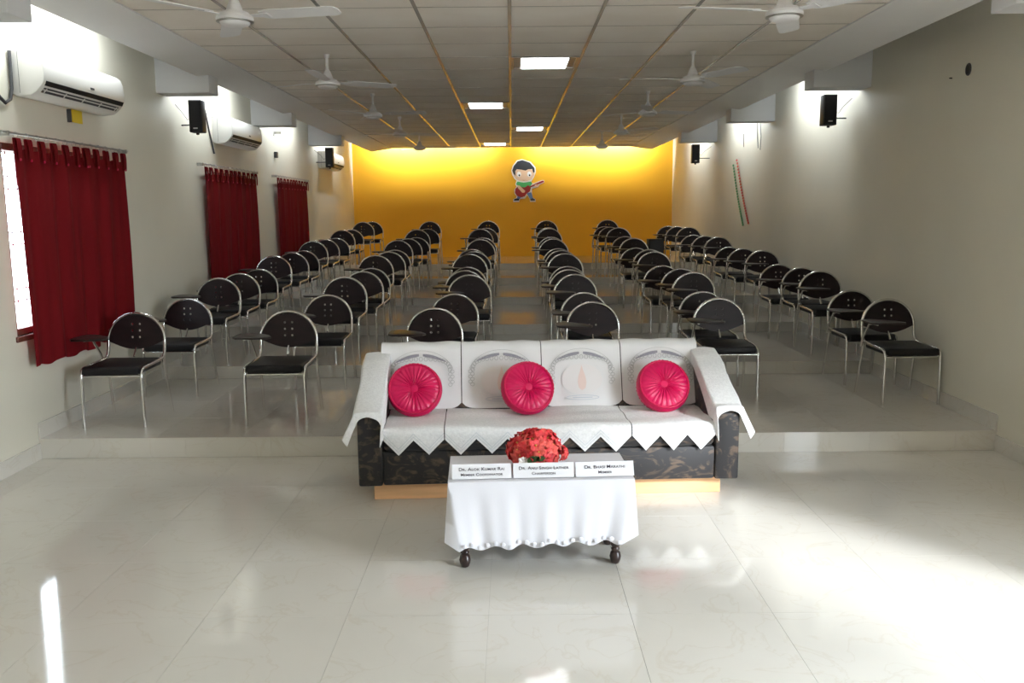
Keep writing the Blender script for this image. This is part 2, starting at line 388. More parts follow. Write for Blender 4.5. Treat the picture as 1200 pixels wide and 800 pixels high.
for i, (y, p) in enumerate(((6.1, 1.25), (9.4, 1.15), (12.5, 1.0), (15.7, 1.0))):
    cove_tube(SOX[0] + .05, y, 'y', -1, 0, CP * p * .42, 'lit tube in the curtained-wall cove, ' + bays[i], 'cove tubes')
for i, (y, p) in enumerate(((9.35, 1.2), (12.5, 1.0), (15.7, 1.0))):
    cove_tube(SOX[1] - .05, y, 'y', 1, 0, CP * p * .42, 'lit tube in the bare-wall cove, ' + bays[i + 1], 'cove tubes')
for x, w in ((-2.2, 'in the corner by the curtained wall'), (-1.0, 'on the curtained side of the cutout'), (1.0, 'on the bare-wall side of the cutout'), (2.2, 'in the corner by the bare wall')):
    cove_tube(x, YCE - .06, 'x', 0, 1, CP * (1.25 if abs(x) > 2 else .8), 'lit tube above the yellow wall, ' + w, 'cove tubes')

# --- doorway and windows
portal((XR(1.6) + TH * .5, (DOOR[0] + DOOR[1]) / 2, DOOR[2] / 2), (-1, 0, 0), DOOR[1] - DOOR[0], DOOR[2])
d1 = struct(link('door_1', None, None, (XR(1.6), 0, 0)))
part('door_frame', MB().box(-.012, .1, DOOR[0], DOOR[0] + .05, 0, DOOR[2]).box(-.012, .1, DOOR[1] - .05, DOOR[1], 0, DOOR[2]).box(-.012, .1, DOOR[0] + .05, DOOR[1] - .05, DOOR[2] - .05, DOOR[2]), 'wood_frame', d1)
for i, (a, b) in enumerate(WIN):
    w = struct(link('window_%d' % (i + 1), None, None, (XL((a + b) / 2), 0, 0)))
    portal((XL((a + b) / 2) - TH - .01, (a + b) / 2, (WZ[0] + WZ[1]) / 2), (1, 0, 0), b - a, WZ[1] - WZ[0])
    f = .045
    part('window_frame', MB().box(-.17, -.012, a, a + f, *WZ).box(-.17, -.012, b - f, b, *WZ).box(-.17, -.012, a + f, b - f, WZ[0], WZ[0] + f).box(-.17, -.012, a + f, b - f, WZ[1] - f, WZ[1]), 'wood_frame', w, bevel=.003, segs=1)
    part('window_sill', MB().box(-.06, .02, a - .02, b + .02, WZ[0] - .035, WZ[0]), 'wood_frame', w, bevel=.004, segs=1)
    part('pane', MB().box(-.13, -.126, a + f, (a + b) / 2, WZ[0] + f, WZ[1] - f), 'glass', w)
    part('pane', MB().box(-.13, -.126, (a + b) / 2, b - f, WZ[0] + f, WZ[1] - f), 'glass', w)
    n = round((b - a) / .11)
    for q in range(1, n):
        y = a + (b - a) * q / n
        part('grille_bar', MB().tube([(-.09, y, WZ[0] + f), (-.09, y, WZ[1] - f)], .0045, 6), 'grille', w)
    for z in (1.05, 1.13, 1.42, 1.5, 1.78, 1.86):
        part('grille_bar', MB().tube([(-.09, a + f, z), (-.09, b - f, z)], .0045, 6), 'grille', w)

# ------------------------------------------------------------------ curtains
def curtain(y0, y1, z0, z1, phase, label, x_off):
    c = thing('curtain', label, 'curtain', (XL((y0 + y1) / 2), 0, 0), 0, 'maroon tab-top curtains')
    L = y1 - y0; nf = max(2, round(L / .30))
    nl = max(3, round(L / .17))
    def P(u, v):
        y = y0 + L * u + (.012 * math.sin(5 * u + phase) - .03 * (1 - v) * (u - .3)) * (1 - v)
        amp = .010 + .016 * (1 - v) ** .6
        x = x_off + amp * (.6 * math.sin(2 * PI * nf * u + phase + 1.1 * math.sin(2.2 * v + phase)) + .3 * math.sin(2 * PI * nf * 1.73 * u + 2.3 * phase - 1.6 * v) + .08 * math.sin(2 * PI * nf * 2.9 * u + phase + 2.4 * v))
        z = z0 + (z1 - z0) * v + (.012 * math.sin(2 * PI * nf * u + phase) * (1 - v)) - (.012 * abs(math.sin(PI * nl * u)) * v ** 8)
        return (x, y, z)
    part('cloth', MB().grid(P, nl * 14, 30), 'curtain', c, smooth=True, solid=.003, sharp=80)
    for q in range(nl + 1):                                             # buttoned loops over the rod
        u = min(max(q / nl, .03), .97); y = y0 + L * u; x = x_off
        def T(a, b, y=y, x=x):
            s = a * 2 - 1; w = (.034 - .014 * abs(s)) * (b - .5) * 2
            return (x + .012 + (.026 * math.cos(PI * a) if a < .5 else -.012 - .0 * a) * .6, y + w + .008 * math.sin(7 * a), z1 - .075 + .135 * math.sin(PI * min(a * 1.12, 1)) ** .8)
        part('loop', MB().grid(T, 10, 3), 'curtain', c, smooth=True, solid=.003, sharp=80)
        part('button', MB().lathe([(.0, -.004), (.009, -.003), (.009, .003), (.0, .004)], (x + .026, y, z1 - .075), 10, 'x'), 'pink_dark', c)
    return c
names = ['first', 'second', 'third']
for i, (a, m, b) in enumerate(((5.6, 6.55, 7.2), (9.14, 10.15, 11.0), (12.03, 12.95, 13.85))):
    nm = ['the window beside the lowest chair row', 'the middle of the three windows', 'the window closest to the yellow wall'][i]
    z0 = (.63, .78, .84)[i]
    curtain(a, m - .004, z0, 2.03, .4 + i, 'maroon curtain panel farther from the yellow wall, at %s' % nm, .055)
    curtain(m + .004, b, z0 + .02, 2.035, 2.1 + i, 'maroon curtain panel nearer the yellow wall, at %s' % nm, .048)
    r = thing('curtain_rod', 'thin steel curtain rod with rings over ' + nm, 'curtain rod', (XL((a + b) / 2), 0, 2.115), 0, 'curtain rods')
    part('rod', MB().tube([(.06, a - .12, 0), (.06, b + .06, 0)], .008, 8), 'rod', r)
    for y in (a - .06, b + .02): part('bracket', MB().box(0, .075, y - .006, y + .006, -.02, .01), 'rod', r)
    n = 13
    for q in range(n):
        y = a + (b - a) * (q + .3) / n
        part('ring', MB().tube([(.06 + .016 * math.cos(t * PI / 5), y, -.008 + .018 * math.sin(t * PI / 5)) for t in range(10)], .0022, 5, closed=True), 'rod', r)

# ------------------------------------------------------------------ tablet-arm chairs
def make_chair():
    t = thing('tablet_chair', 'dark tablet-arm chair', 'chair')
    w = .207
    side = [(-w - .004, -.232, 0), (-w, -.23, .34), (-w, -.228, .375), (-w, -.216, .402), (-w, -.185, .415), (-w, .10, .422), (-w, .17, .427), (-w, .205, .452), (-w, .222, .49), (-w, .232, .55)]
    arch = []
    for q in range(1, 16):
        a = PI - PI * q / 16
        z = .55 + .199 * math.sin(a); arch.append((w * math.cos(a), .232 + (z - .55) * .14, z))
    path = side + arch + [(-x, y, z) for x, y, z in reversed(side)]
    part('frame', MB().tube(path, .0115, 8), 'chrome', t, smooth=True, sharp=60)
    for s in (-1, 1):
        part('leg', MB().tube([(s * (w - .0), .18, .425), (s * (w + .004), .215, .25), (s * (w + .012), .27, 0)], .0105, 8), 'chrome', t, smooth=True, sharp=60)
    part('front_bar', MB().tube([(-w, -.226, .366), (w, -.226, .366)], .009, 8), 'chrome', t, smooth=True, sharp=60)
    part('tablet_support', MB().tube([(-w - .021, .18, .39), (-w - .023, .14, .47), (-w - .023, .03, .585), (-w - .023, -.04, .596), (-w - .023, -.12, .597)], .0095, 8), 'chrome', t, smooth=True, sharp=60)
    seat = MB().box(-.194, .194, -.252, .185, .374, .432)
    part('seat', seat, 'vinyl', t, smooth=True, bevel=.018, segs=3)
    # half-moon back panel with six holes
    cu = bpy.data.curves.new('p', 'CURVE'); cu.dimensions = '2D'; cu.fill_mode = 'BOTH'; cu.extrude = .006
    outline = [(.196 * math.cos(a), .55 + .188 * math.sin(a)) for a in [PI * q / 20 for q in range(21)]]
    outline += [(-.196 + .392 * q / 12, .545 - .058 * math.sin(PI * q / 12)) for q in range(0, 13)]
    loops = [outline] + [[(cx + .0095 * math.cos(a), cz + .0095 * math.sin(a)) for a in [2 * PI * q / 6 for q in range(6)]] for cx in (-.027, .027) for cz in (.575, .623, .671)]
    for lp in loops:
        sp = cu.splines.new('POLY'); sp.points.add(len(lp) - 1); sp.use_cyclic_u = True
        for p, (x, z) in zip(sp.points, lp): p.co = (x, z, 0, 1)
    tmp = bpy.data.objects.new('tmp', cu); COL.objects.link(tmp)
    me = bpy.data.meshes.new_from_object(tmp.evaluated_get(bpy.context.evaluated_depsgraph_get()))
    bpy.data.objects.remove(tmp); bpy.data.curves.remove(cu)
    for v in me.vertices:
        x, z, d = v.co; v.co = (x, .228 + (z - .55) * .14 + d + .02 * (1 - (x / .2) ** 2) * 0, z)
    me.materials.clear(); me.materials.append(M['panel']); me.name = 'backrest'
    link('backrest', me, t)
    part('back_stem', MB().tube([(0, .222, .50), (0, .17, .44)], .008, 6), 'chrome', t)
    out = [(-.305, -.05), (-.30, -.16), (-.27, -.205), (-.10, -.215), (-.05, -.20), (-.03, -.15), (-.07, -.06), (-.17, .03), (-.22, .06), (-.27, .055), (-.30, .02)]
    part('tablet', MB().prism(out, .606, .620, lambda p, q, a: (p, q, a)), 'tablet', t, smooth=True, bevel=.004, segs=2)
    return t

FILES = {
 'A': ('file along the curtained wall', [[(148.2,365.1),(206.7,349)],[(248.5,325),(280.5,319.5),(303,313.8)],[(321,299.2),(342,295.5),(355.5,293)],[(366.7,282),(381,279.3),(393.7,279.3)],[(400.5,270.5),(411.7,270)],[(425.2,262.2),(436.5,261.7)]]),
 'B': ('file second from curtained wall', [[(338.8,363),(385,342.4)],[(403.7,324),(425,316.9),(434.4,312.2)],[(440,299),(456,294.4),(462.5,291.5)],[(466,282.5),(478,278.5),(488,278.5)],[(489,269),(501,268)],[(504,261.5)]]),
 'C': ('centre aisle file nearer curtains', [[(509.5,360),(532,343.5)],[(550.5,321.2),(544.5,315),(548,310.5)],[(550,297.2),(556,294.2),(553,291.2)],[(562.5,279.7),(565.5,277)],[(562.5,268),(570,266.6)],[(572,259.7)]]),
 'D': ('centre aisle file nearer bare wall', [[(694,352.6),(684.3,341.6)],[(674.6,320.5),(667,314.8),(665,310.9)],[(662.5,296.2),(658,292.5),(655,288.4)],[(648,279.4),(646,276)],[(643.7,269),(643,266.2)],[(640.7,258.4)]]),
 'E': ('file second from bare wall', [[(841.4,348.4),(822.8,337.2)],[(811.8,318.2),(797.4,313),(776.7,307.5)],[(766.6,294.2),(761.4,289.1),(744.7,288.2)],[(743,278.4),(732.5,275.1)],[(724.6,266),(715,265.3),(709,265.3)],[(711.5,257.4)]]),
 'F': ('file along the bare wall', [[(1056,349),(1005,336)],[(971,316),(939,312),(911.5,306)],[(893,292),(870.5,289.5),(855,286.7)],[(842,276),(826,274.5),(812,273)],[(806.7,265.4),(794,265),(782.6,264.8)]])}
def ray(x, y): return _f + _R * ((x - 600) / FPX) - _U * ((y - 400) / FPX)
TIER = ['lowest', 'second', 'third', 'fourth', 'fifth', 'top']
proto = make_chair(); used = False
CH = .761
for key, (fname, tiers) in FILES.items():
    for k, pts in enumerate(tiers):
        lo = EDGE[k] + .56; hi = (EDGE[k + 1] - .05) if k < 5 else 17.6; n = len(pts); ys = []
        for i, (px, py) in enumerate(pts):       # measured depth of the top of the back, kept on its tier and clear of the chair in front
            d = ray(px, py); y = (ZT[k] + CH - EYE) / d.z * d.y if d.z < -1e-3 else 99
            if k >= 3: y = .35 * min(max(y, lo), hi) + .65 * (lo + .04 + .64 * i)
            a = lo if not ys else ys[-1] + .56
            ys.append(min(max(y, a), hi))
        for i in range(n - 1, 0, -1):
            if ys[i] - ys[i - 1] < .545: ys[i - 1] = max(lo - .03, ys[i] - .545)
        for i, (px, py) in enumerate(pts):
            y = ys[i]; d = ray(px, py); x = d.x / d.y * y
            x = min(max(x, XL(y) + .385), XR(y) - .235)
            o = copy_tree(proto) if used else proto; used = True
            o.location = (x, y - .26, ZT[k]); o.rotation_euler = (0, 0, random.uniform(-.025, .025))
            pos = {1: [''], 2: ['front of two, ', 'rear of two, '], 3: ['front of three, ', 'middle of three, ', 'rear of three, ']}[n][i]
            o['label'] = 'dark tablet-arm chair, %son %s tier, %s' % (pos, TIER[k], fname)
            o['category'] = 'chair'; o['group'] = 'tablet-arm chairs on the tiers'

# small black cabinet between the chair files
q = thing('black_cabinet', 'small black box cabinet on the fifth tier between chair files', 'cabinet', (2.40, 14.75, ZT[4]), .05)
part('body', MB().box(-.125, .125, -.11, .11, .02, .56), 'black', q, bevel=.008)
part('front_panel', MB().box(-.11, .11, -.118, -.11, .04, .54), 'darkgrey', q, bevel=.003, segs=1)
for sx in (-1, 1): part('foot', MB().box(sx * .09 - .02, sx * .09 + .02, -.1, .1, 0, .02), 'black', q)

# ------------------------------------------------------------------ sofa
SO = Vector((.205, 4.745, 0)); SR = .043
s = thing('sofa', 'long dark mottled velvet sofa on tan plinth, draped with white cloths', 'sofa', SO, SR)
part('plinth', MB().box(-.99, .985, .08, .76, 0, .1), 'plinth', s, bevel=.003, segs=1)
part('base', MB().box(-.93, .93, .012, .80, .101, .29), 'sofa', s, smooth=True, bevel=.012)
part('seat_cushion', MB().box(-.928, .928, .0, .50, .292, .415), 'sofa', s, smooth=True, bevel=.035, segs=3)
bk = [(.46, .30), (.47, .42), (.60, .785), (.625, .80), (.70, .80), (.80, .76), (.84, .30)]
part('backrest', MB().prism(bk, -.928, .928, lambda p, q, a: (a, p, q)), 'sofa', s, smooth=True, bevel=.02, segs=3)
ARM = [(0, .10), (0, .47), (.02, .505), (.06, .525), (.2, .585), (.35, .66), (.48, .715), (.6, .745), (.74, .745), (.82, .72), (.845, .66), (.845, .10)]
for sx in (-1, 1):
    a0, a1 = (.932, 1.065)
    part('arm', MB().prism(ARM, sx * a0, sx * a1, lambda p, q, a: (a, p, q)), 'sofa', s, smooth=True, bevel=.012)
sm = Matrix.Translation(SO) @ Matrix.Rotation(SR, 4, 'Z')
def on_sofa(name, label, cat, grp=None, loc=(0, 0, 0)):
    p = sm @ Vector(loc)
    return thing(name, label, cat, p, SR, grp)

# back covers with the printed lace arch and lamp motif
def bc(u, w, off):                # u across, w: height along the back face from the seat (0..0.40) then over the top
    L = math.hypot(.13, .365)
    n = Vector((-.365, .13)) / L
    if w <= L: y, z = .47 + .13 * w / L, .42 + .365 * w / L
    else:
        e = w - L
        y, z = .60 + min(e, .14), .785 + .018 * min(1, e / .03); n = Vector((-.2, 1)).normalized()
    return Vector((u, y + n.x * off, z + n.y * off))
def ribbon(mb, pts, wd, cu, off):
    for (u0, w0), (u1, w1) in zip(pts, pts[1:]):
        d = math.hypot(u1 - u0, w1 - w0)
        if d < 1e-6: continue
        nx, ny = -(w1 - w0) / d * wd / 2, (u1 - u0) / d * wd / 2
        mb.add([bc(cu + u0 + nx, w0 + ny, off), bc(cu + u1 + nx, w1 + ny, off), bc(cu + u1 - nx, w1 - ny, off), bc(cu + u0 - nx, w0 - ny, off)], [(0, 1, 2, 3)])
be = [-.985, -.495, -.005, .485, .965]
blab = ['at the end under the left-hand round cushion', '', '', '']
blab = ['beside the arm on the curtained side', 'second from the curtained side', 'second from the bare-wall side', 'beside the arm on the bare-wall side']
for i in range(4):
    cu = (be[i] + be[i + 1]) / 2; hw = (be[i + 1] - be[i]) / 2 - .003
    c = on_sofa('sofa_back_cover', 'white sofa back cloth printed with a lace arch, ' + blab[i], 'cloth', 'cloths over the sofa back')
    def P(a, b):
        u = (a * 2 - 1); lowz = .008 + .035 * abs(u) ** 9
        w = lowz + (.47 - lowz) * b
        return bc(cu + u * hw, w, .006 + .003 * math.sin(7 * u + 3 * b + i))
    part('cloth', MB().grid(P, 24, 26), 'cover', c, smooth=True, solid=.003, sharp=80)
    o1 = .0150
    for sg in (-1, 1):                                     # grey crescents left and right of the crown of the arch
        mb = MB()
        top = [(sg * (.012 + .15 * q / 10), .345 - .055 * (q / 10) ** 2) for q in range(11)]
        bot = [(sg * (.012 + .15 * q / 10), .345 - .055 * (q / 10) ** 2 - .020 * math.sin(PI * (.25 + .75 * q / 10)) ** 1) for q in range(11)]
        for q in range(10):
            mb.add([bc(cu + top[q][0], top[q][1], o1), bc(cu + top[q + 1][0], top[q + 1][1], o1), bc(cu + bot[q + 1][0], bot[q + 1][1], o1), bc(cu + bot[q][0], bot[q][1], o1)], [(0, 1, 2, 3)])
        part('arch_print', mb, 'g_grey', c)
    mb = MB()
    for q in range(19):                                    # row of loops below the arch, hanging down at both ends
        t = q / 18 * 2 - 1; x = .175 * math.sin(t * PI / 2); z = .325 - .07 * abs(t) ** 3.0 - .0
        r_ = .011
        ribbon(mb, [(x + r_ * math.cos(g * PI / 4), z - .012 + r_ * 1.2 * math.sin(g * PI / 4)) for g in range(9)], .0028, cu, o1)
    for sg in (-1, 1):
        for q in range(7):
            x = sg * (.178 + .012 * (q % 2)); z = .25 - .016 * q
            ribbon(mb, [(x + .012 * math.cos(g * PI / 4), z + .011 * math.sin(g * PI / 4)) for g in range(9)], .0026, cu, o1)
    ribbon(mb, [(.205 * math.sin(t), .20 + .165 * math.cos(t)) for t in [(-1.25 + 2.5 * g / 24) for g in range(25)]], .0022, cu, o1)
    part('lace_print', mb, 'g_line', c)
    mb = MB()
    mb.add([bc(cu, .175, .0138)] + [bc(cu + .125 * math.cos(2 * PI * g / 32), .175 + .095 * math.sin(2 * PI * g / 32), .0138) for g in range(32)], [(0, g + 1, (g + 1) % 32 + 1) for g in range(32)])
    part('halo_print', mb, 'g_pale', c)
    mb = MB()
    fl_ = [(0, .262), (.010, .225), (.022, .19), (.027, .155), (.020, .12), (0, .105), (-.020, .12), (-.027, .155), (-.022, .19), (-.010, .225)]
    mb.add([bc(cu + a, b, o1) for a, b in fl_], [tuple(range(10))])
    ribbon(mb, [(.020 * math.cos(g * PI / 8), .140 + .024 * math.sin(g * PI / 8)) for g in range(17)], .006, cu, o1 + .0012)
    part('lamp_print', mb, 'g_coral', c)
    mb = MB()
    ribbon(mb, [(.10 * math.cos(g * PI / 12), .062 + .014 * math.sin(g * PI / 12)) for g in range(25)], .004, cu, o1)
    ribbon(mb, [(-.06, .062), (.06, .062)], .006, cu, o1)
    part('stand_print', mb, 'g_blue', c)

# seat covers with a pointed hem
def sc(u, t, drop):               # t 0..1 back to front, then hanging
    if t <= 1: return Vector((u, .465 - .455 * t, .430 + .004 * math.sin(9 * u) + .004 * math.sin(13 * t + 5 * u)))
    e = t - 1
    h = e * drop
    return Vector((u, -.004 - .010 * min(1, h / .03) - .006 * math.sin(22 * u) * e, .424 - h))
se = [-.925, -.585, .455, .925]; per = [2, 6, 3]
slab_ = ['short crocheted seat cloth with two points, at the curtained end', 'long crocheted middle seat cloth with pointed hem behind the flowers', 'crocheted seat cloth with three points, at the bare-wall end']
for i in range(3):
    c = on_sofa('sofa_seat_cover', slab_[i], 'cloth', 'cloths over the sofa seat')
    u0, u1 = se[i] + .003, se[i + 1] - .003; n = per[i] * 12
    def P(a, b):
        u = u0 + (u1 - u0) * a; ph = (a * per[i]) % 1.0 if a < 1 else 1.0
        tri = 1 - abs(2 * ph - 1)
        drop = .060 + .085 * tri
        t = b * 2 if b <= .5 else 1 + (b - .5) * 2
        return sc(u, t, drop)
    part('cloth', MB().grid(P, n, 24), 'lace', c, smooth=True, solid=.003, sharp=80)
    mb = MB()                                              # crochet lines following the points of the hem
    for dz in (.018, .036):
        prev = None
        for q in range(n + 1):
            a = q / n; ph = (a * per[i]) % 1.0 if q < n else 1.0; tri = 1 - abs(2 * ph - 1)
            drop = .060 + .085 * tri; u = u0 + (u1 - u0) * a
            p0 = sc(u, 1 + max(.02, (drop - dz) / drop), drop) + Vector((0, -.0045, 0)); p1 = p0 + Vector((0, 0, .0035))
            if prev: mb.add([prev[0], p0, p1, prev[1]], [(0, 1, 2, 3)])
            prev = (p0, p1)
    part('hem_stitching', mb, 'g_blue', c)

# arm covers
def arm_z(y):
    P = ARM[1:10]
    for (a, b), (c, d) in zip(P, P[1:]):
        if a <= y <= c: return b + (d - b) * (y - a) / (c - a) if c > a else d
    return P[0][1] if y < 0 else P[-1][1]
for sx, lab in ((-1, 'white lace cloth over the sofa arm on the curtained side'), (1, 'white lace cloth over the sofa arm on the bare-wall side')):
    c = on_sofa('sofa_arm_cover', lab, 'cloth', 'cloths over the sofa arms')
    def P(a, b):
        # a: inner hem (0) .. over the top .. outer hem (1); b: back (0) .. front edge (.82) .. hanging flap (1)
        e = max(0.0, (b - .82) / .18); bb = min(1.0, b / .82)
        y = .60 - .615 * bb; z = arm_z(max(y, .03)) + .011
        inner, outer = .925, 1.072
        hin = .07 + .075 * bb ** 2; hout = .07 + .09 * bb
        if y > .02: hin = min(hin, z - .44)
        tot = hin + .147 + hout; p = a * tot
        wr = .006 * math.sin(16 * b + 6 * a)
        fy = -.016 - .016 * e
        if p < hin:
            g = 1 - p / hin; x = inner - .003 + wr * .2 - .004 * g; zz = z - (hin - p)
            if e: x += e * (.016 * g + .004); zz -= e * .045 
        elif p < hin + .147:
            q = (p - hin) / .147; x = inner + .147 * q; zz = z + .007 * math.sin(PI * q)
            if e: zz -= e * (.030 + .045 * (2 * q - 1) ** 6 + .004 * math.sin(9 * q))
        else:
            q = p - hin - .147; g = q / hout; x = outer + .007 + g * (.006 + .062 * bb ** 3) + wr * .5; zz = z - q * (1 - .1 * bb)
            if e: x -= e * (.012 + .02 * g); zz -= e * (.07 - .035 * g)
        if e: y = fy - .012 * e * math.sin(7 * a)
        return (sx * x, y, zz)
    part('cloth', MB().grid(P, 40, 44), 'lace', c, smooth=True, solid=.003, sharp=80)

# round gathered cushions
def cushion(lx, ly, lz, tilt, yaw, roll, label):
    o = on_sofa('round_cushion', label, 'cushion', 'round pink cushions', (lx, ly, lz))
    o.rotation_euler = (tilt, roll, SR + yaw); o.scale = (1.07, 1.07, 1.07)
    R, N = .150, 168
    mb = MB(); rings = []
    prof = [(.010, -.026), (.022, -.038), (.045, -.046), (.075, -.048), (.105, -.046), (.122, -.041), (.134, -.034)]
    for q, (r, y) in enumerate(prof):
        for k in range(N):
            a = 2 * PI * k / N
            f = (.0032 * math.sin(28 * a + 1.2 * math.sin(3 * a) + .5 * math.sin(5 * a)) + .0016 * math.sin(47 * a)) * (1 - abs(q - 2.4) / 5)
            mb.v.append((r * math.cos(a), y + f, r * math.sin(a)))
    for q in range(len(prof) - 1):
        for k in range(N):
            l = (k + 1) % N; mb.f.append((q * N + k, q * N + l, (q + 1) * N + l, (q + 1) * N + k))
    mb.f.append(tuple(range(N)))
    part('gathered_face', mb, 'pink', o, smooth=True, sharp=80)
    part('side_band', MB().lathe([(.130, -.036), (.145, -.026), (.150, 0), (.145, .026), (.130, .036), (.09, .05), (.03, .05)], (0, 0, 0), 48, 'y'), 'pink', o, smooth=True, sharp=80)
    for y, r in ((-.035, .136), (.035, .136)):
        pts = [(r + .002 * math.sin(40 * a)) for a in [2 * PI * k / 96 for k in range(96)]]
        part('piping', MB().tube([(pts[k] * math.cos(2 * PI * k / 96), y, pts[k] * math.sin(2 * PI * k / 96)) for k in range(96)], .007, 6, closed=True), 'pink_dark', o, smooth=True, sharp=80)
    part('button', MB().lathe([(.0, -.030), (.010, -.028), (.013, -.021), (.010, -.014)], (0, 0, 0), 14, 'y'), 'pink_dark', o, smooth=True)
cushion(-.765, .335, .575, -.45, .0, 0, 'round pink gathered cushion at the curtained end of the sofa')
cushion(-.105, .335, .575, -.45, .05, .3, 'round pink gathered cushion in the middle of the sofa')
cushion(.70, .34, .572, -.62, -.25, .5, 'round pink cushion tipped back showing its side, bare-wall end of sofa')

# ------------------------------------------------------------------ low table with cloth, name cards and flowers
TO = Vector((.115, 3.95, 0)); TR = .04
tb = thing('low_table', 'low table with turned dark legs under a white cloth', 'table', TO, TR)
HX, HY, TZ = .405, .205, .425
part('table_top', MB().box(-HX, HX, -HY, HY, TZ - .03, TZ - .003), 'table_wood', tb, bevel=.004)
lp = [(.012, 0), (.018, .004), (.024, .02), (.027, .035), (.022, .055), (.015, .062), (.020, .068), (.020, .074), (.016, .08), (.024, .09), (.024, .11), (.016, .125), (.025, .17), (.028, .25), (.02, .32), (.027, .34), (.027, TZ - .03)]
for sx in (-1, 1):
    for sy in (-1, 1):
        part('leg', MB().lathe(lp, (sx * .345, sy * .115, 0), 16), 'table_wood', tb, smooth=True, sharp=50)
tc = thing('tablecloth', 'plain white tablecloth with scalloped hem over the low table', 'cloth', TO, TR)
N1, N2 = 64, 34
def cloth_ring(j):                       # j 0 .. 1 : distance below the top edge
    per_ = []; hx, hy = HX + .008, HY + .008
    segs_ = [((-hx, -hy), (hx, -hy), N1), ((hx, -hy), (hx, hy), N2), ((hx, hy), (-hx, hy), N1), ((-hx, hy), (-hx, -hy), N2)]
    for si, (a, b, n) in enumerate(segs_):
        for q in range(n):
            t = q / n; x = a[0] + (b[0] - a[0]) * t; y = a[1] + (b[1] - a[1]) * t
            nx, ny = [(0, -1), (1, 0), (0, 1), (-1, 0)][si]
            c = min(t, 1 - t) * (b and (2 * (hx if si % 2 == 0 else hy)))
            wave = (.006 * math.sin(30 * x + 1) + .003 * math.sin(71 * x)) if si % 2 == 0 else .014 * math.sin(26 * y + .5)
            flare = .016 * math.exp(-(c / .055) ** 2)
            bulge = (.004 + flare + wave * min(1, c / .08)) * j
            pull = -.045 * j * (x / hx) if si % 2 == 0 else 0
            z = TZ + .004 - j * (.298 + .010 * math.sin(46 * (x + y)) * (j > .95) - .010 * (x / hx) - .03 * math.exp(-(c / .05) ** 2) * (si % 2))
            per_.append((x + nx * bulge + pull, y + ny * bulge - .0 * j, z))
    return per_
mb = MB(); NR = 12; n_ = 2 * (N1 + N2)
for j in range(NR + 1): mb.v += cloth_ring(j / NR)
for j in range(NR):
    for k in range(n_): l = (k + 1) % n_; mb.f.append((j * n_ + k, j * n_ + l, (j + 1) * n_ + l, (j + 1) * n_ + k))
mb.f.append(tuple(range(n_)))
part('cloth', mb, 'cloth_white', tc, smooth=True, solid=.0025, sharp=60)
mb = MB()
r_last = cloth_ring(1.0)
for q in range(2, N1 - 1, 3):
    x, y, z = r_last[q]
    mb.lathe([(.0, -.003), (.008, -.002), (.011, 0), (.0, .002)], (x, y - .006, z + .014 + .004 * (q % 2)), 8, 'y')
part('hem_scallops', mb, 'cloth_white', tc)['kind'] = 'stuff'
tm = Matrix.Translation(TO) @ Matrix.Rotation(TR, 4, 'Z')
# folded name cards
def name_card(lx, w, line1, line2, yaw, label):
    p = tm @ Vector((lx, -.155, TZ + .0085))
    o = thing('name_card', label, 'name card', p, TR + yaw, 'folded name cards on the table')
    h, lean = .061, .02
    pts = [(-.026, 0), (-.0, h), (.026, 0)]
    mb = MB()
    mb.add([(-w / 2, -.026, 0), (w / 2, -.026, 0), (w / 2, 0, h), (-w / 2, 0, h), (-w / 2, .026, 0), (w / 2, .026, 0)], [(0, 1, 2, 3), (3, 2, 5, 4)])
    part('card', mb, 'card', o, solid=.0015)
    ang = math.atan2(h, .026)
    for txt, zz, sz in ((line1, .034, .0205), (line2, .013, .0175)):
        cu = bpy.data.curves.new('t', 'FONT'); cu.body = txt; cu.size = sz; cu.align_x = 'CENTER'; cu.small_caps_scale = .76; cu.space_character = 1.04
        for ch in cu.body_format: ch.use_small_caps = True
        cu.offset = .00022
        t = bpy.data.objects.new('t', cu); COL.objects.link(t)
        me = bpy.data.meshes.new_from_object(t.evaluated_get(bpy.context.evaluated_depsgraph_get()))
        bpy.data.objects.remove(t); bpy.data.curves.remove(cu)
        for v in me.vertices:
            x, y, _ = v.co; f = (zz + y * math.sin(ang))
            v.co = (x * 1.13, -.026 + .026 * f / h - .0022, f)
        me.materials.clear(); me.materials.append(M['ink']); me.name = 'lettering'
        link('lettering', me, o)
name_card(-.264, .262, 'Dr. Alok Kumar Rai', 'Member Coordinator', .015, 'white folded name card with two lines, at the curtained end of the table')
name_card(.012, .27, 'Dr. Anu Singh Lather', 'Chairperson', 0, 'white folded name card right in front of the red flowers')
name_card(.285, .262, 'Dr. Bhasi Marathi', 'Member', .03, 'white folded name card at the bare-wall end of the table')
# bunch of red flowers
bp_ = tm @ Vector((-.015, .02, TZ + .008))
fb = thing('flower_bunch', 'dense bunch of red and coral flowers on the white table', 'flowers', bp_, 0)
def flower_mesh(mt):
    mb = MB()
    for k in range(5):
        a0 = 2 * PI * k / 5
        def P(u, v, a0=a0):
            wv = .0125 * math.sin(PI * min(1, .12 + v * .88)) ** .7 * (u - .5) * 2
            r = .003 + .027 * v; z = .012 * v - .012 * v * v + .004 * math.cos((u - .5) * PI) * v + .003 * math.sin(9 * u + k) * v
            return (r * math.cos(a0) - wv * math.sin(a0), r * math.sin(a0) + wv * math.cos(a0), z)
        mb.grid(P, 4, 4)
    mb.tube([(0, 0, -.012), (0, 0, .002)], .003, 5)
    return mb.mesh('flower', mt, smooth=True, sharp=80)
fms = [flower_mesh('petal'), flower_mesh('petal2'), flower_mesh('petal_white')]
stm = MB().lathe([(.0, .0), (.004, .002), (.003, .008), (.0, .011)], (0, 0, 0), 8).mesh('stamen', 'stamen')
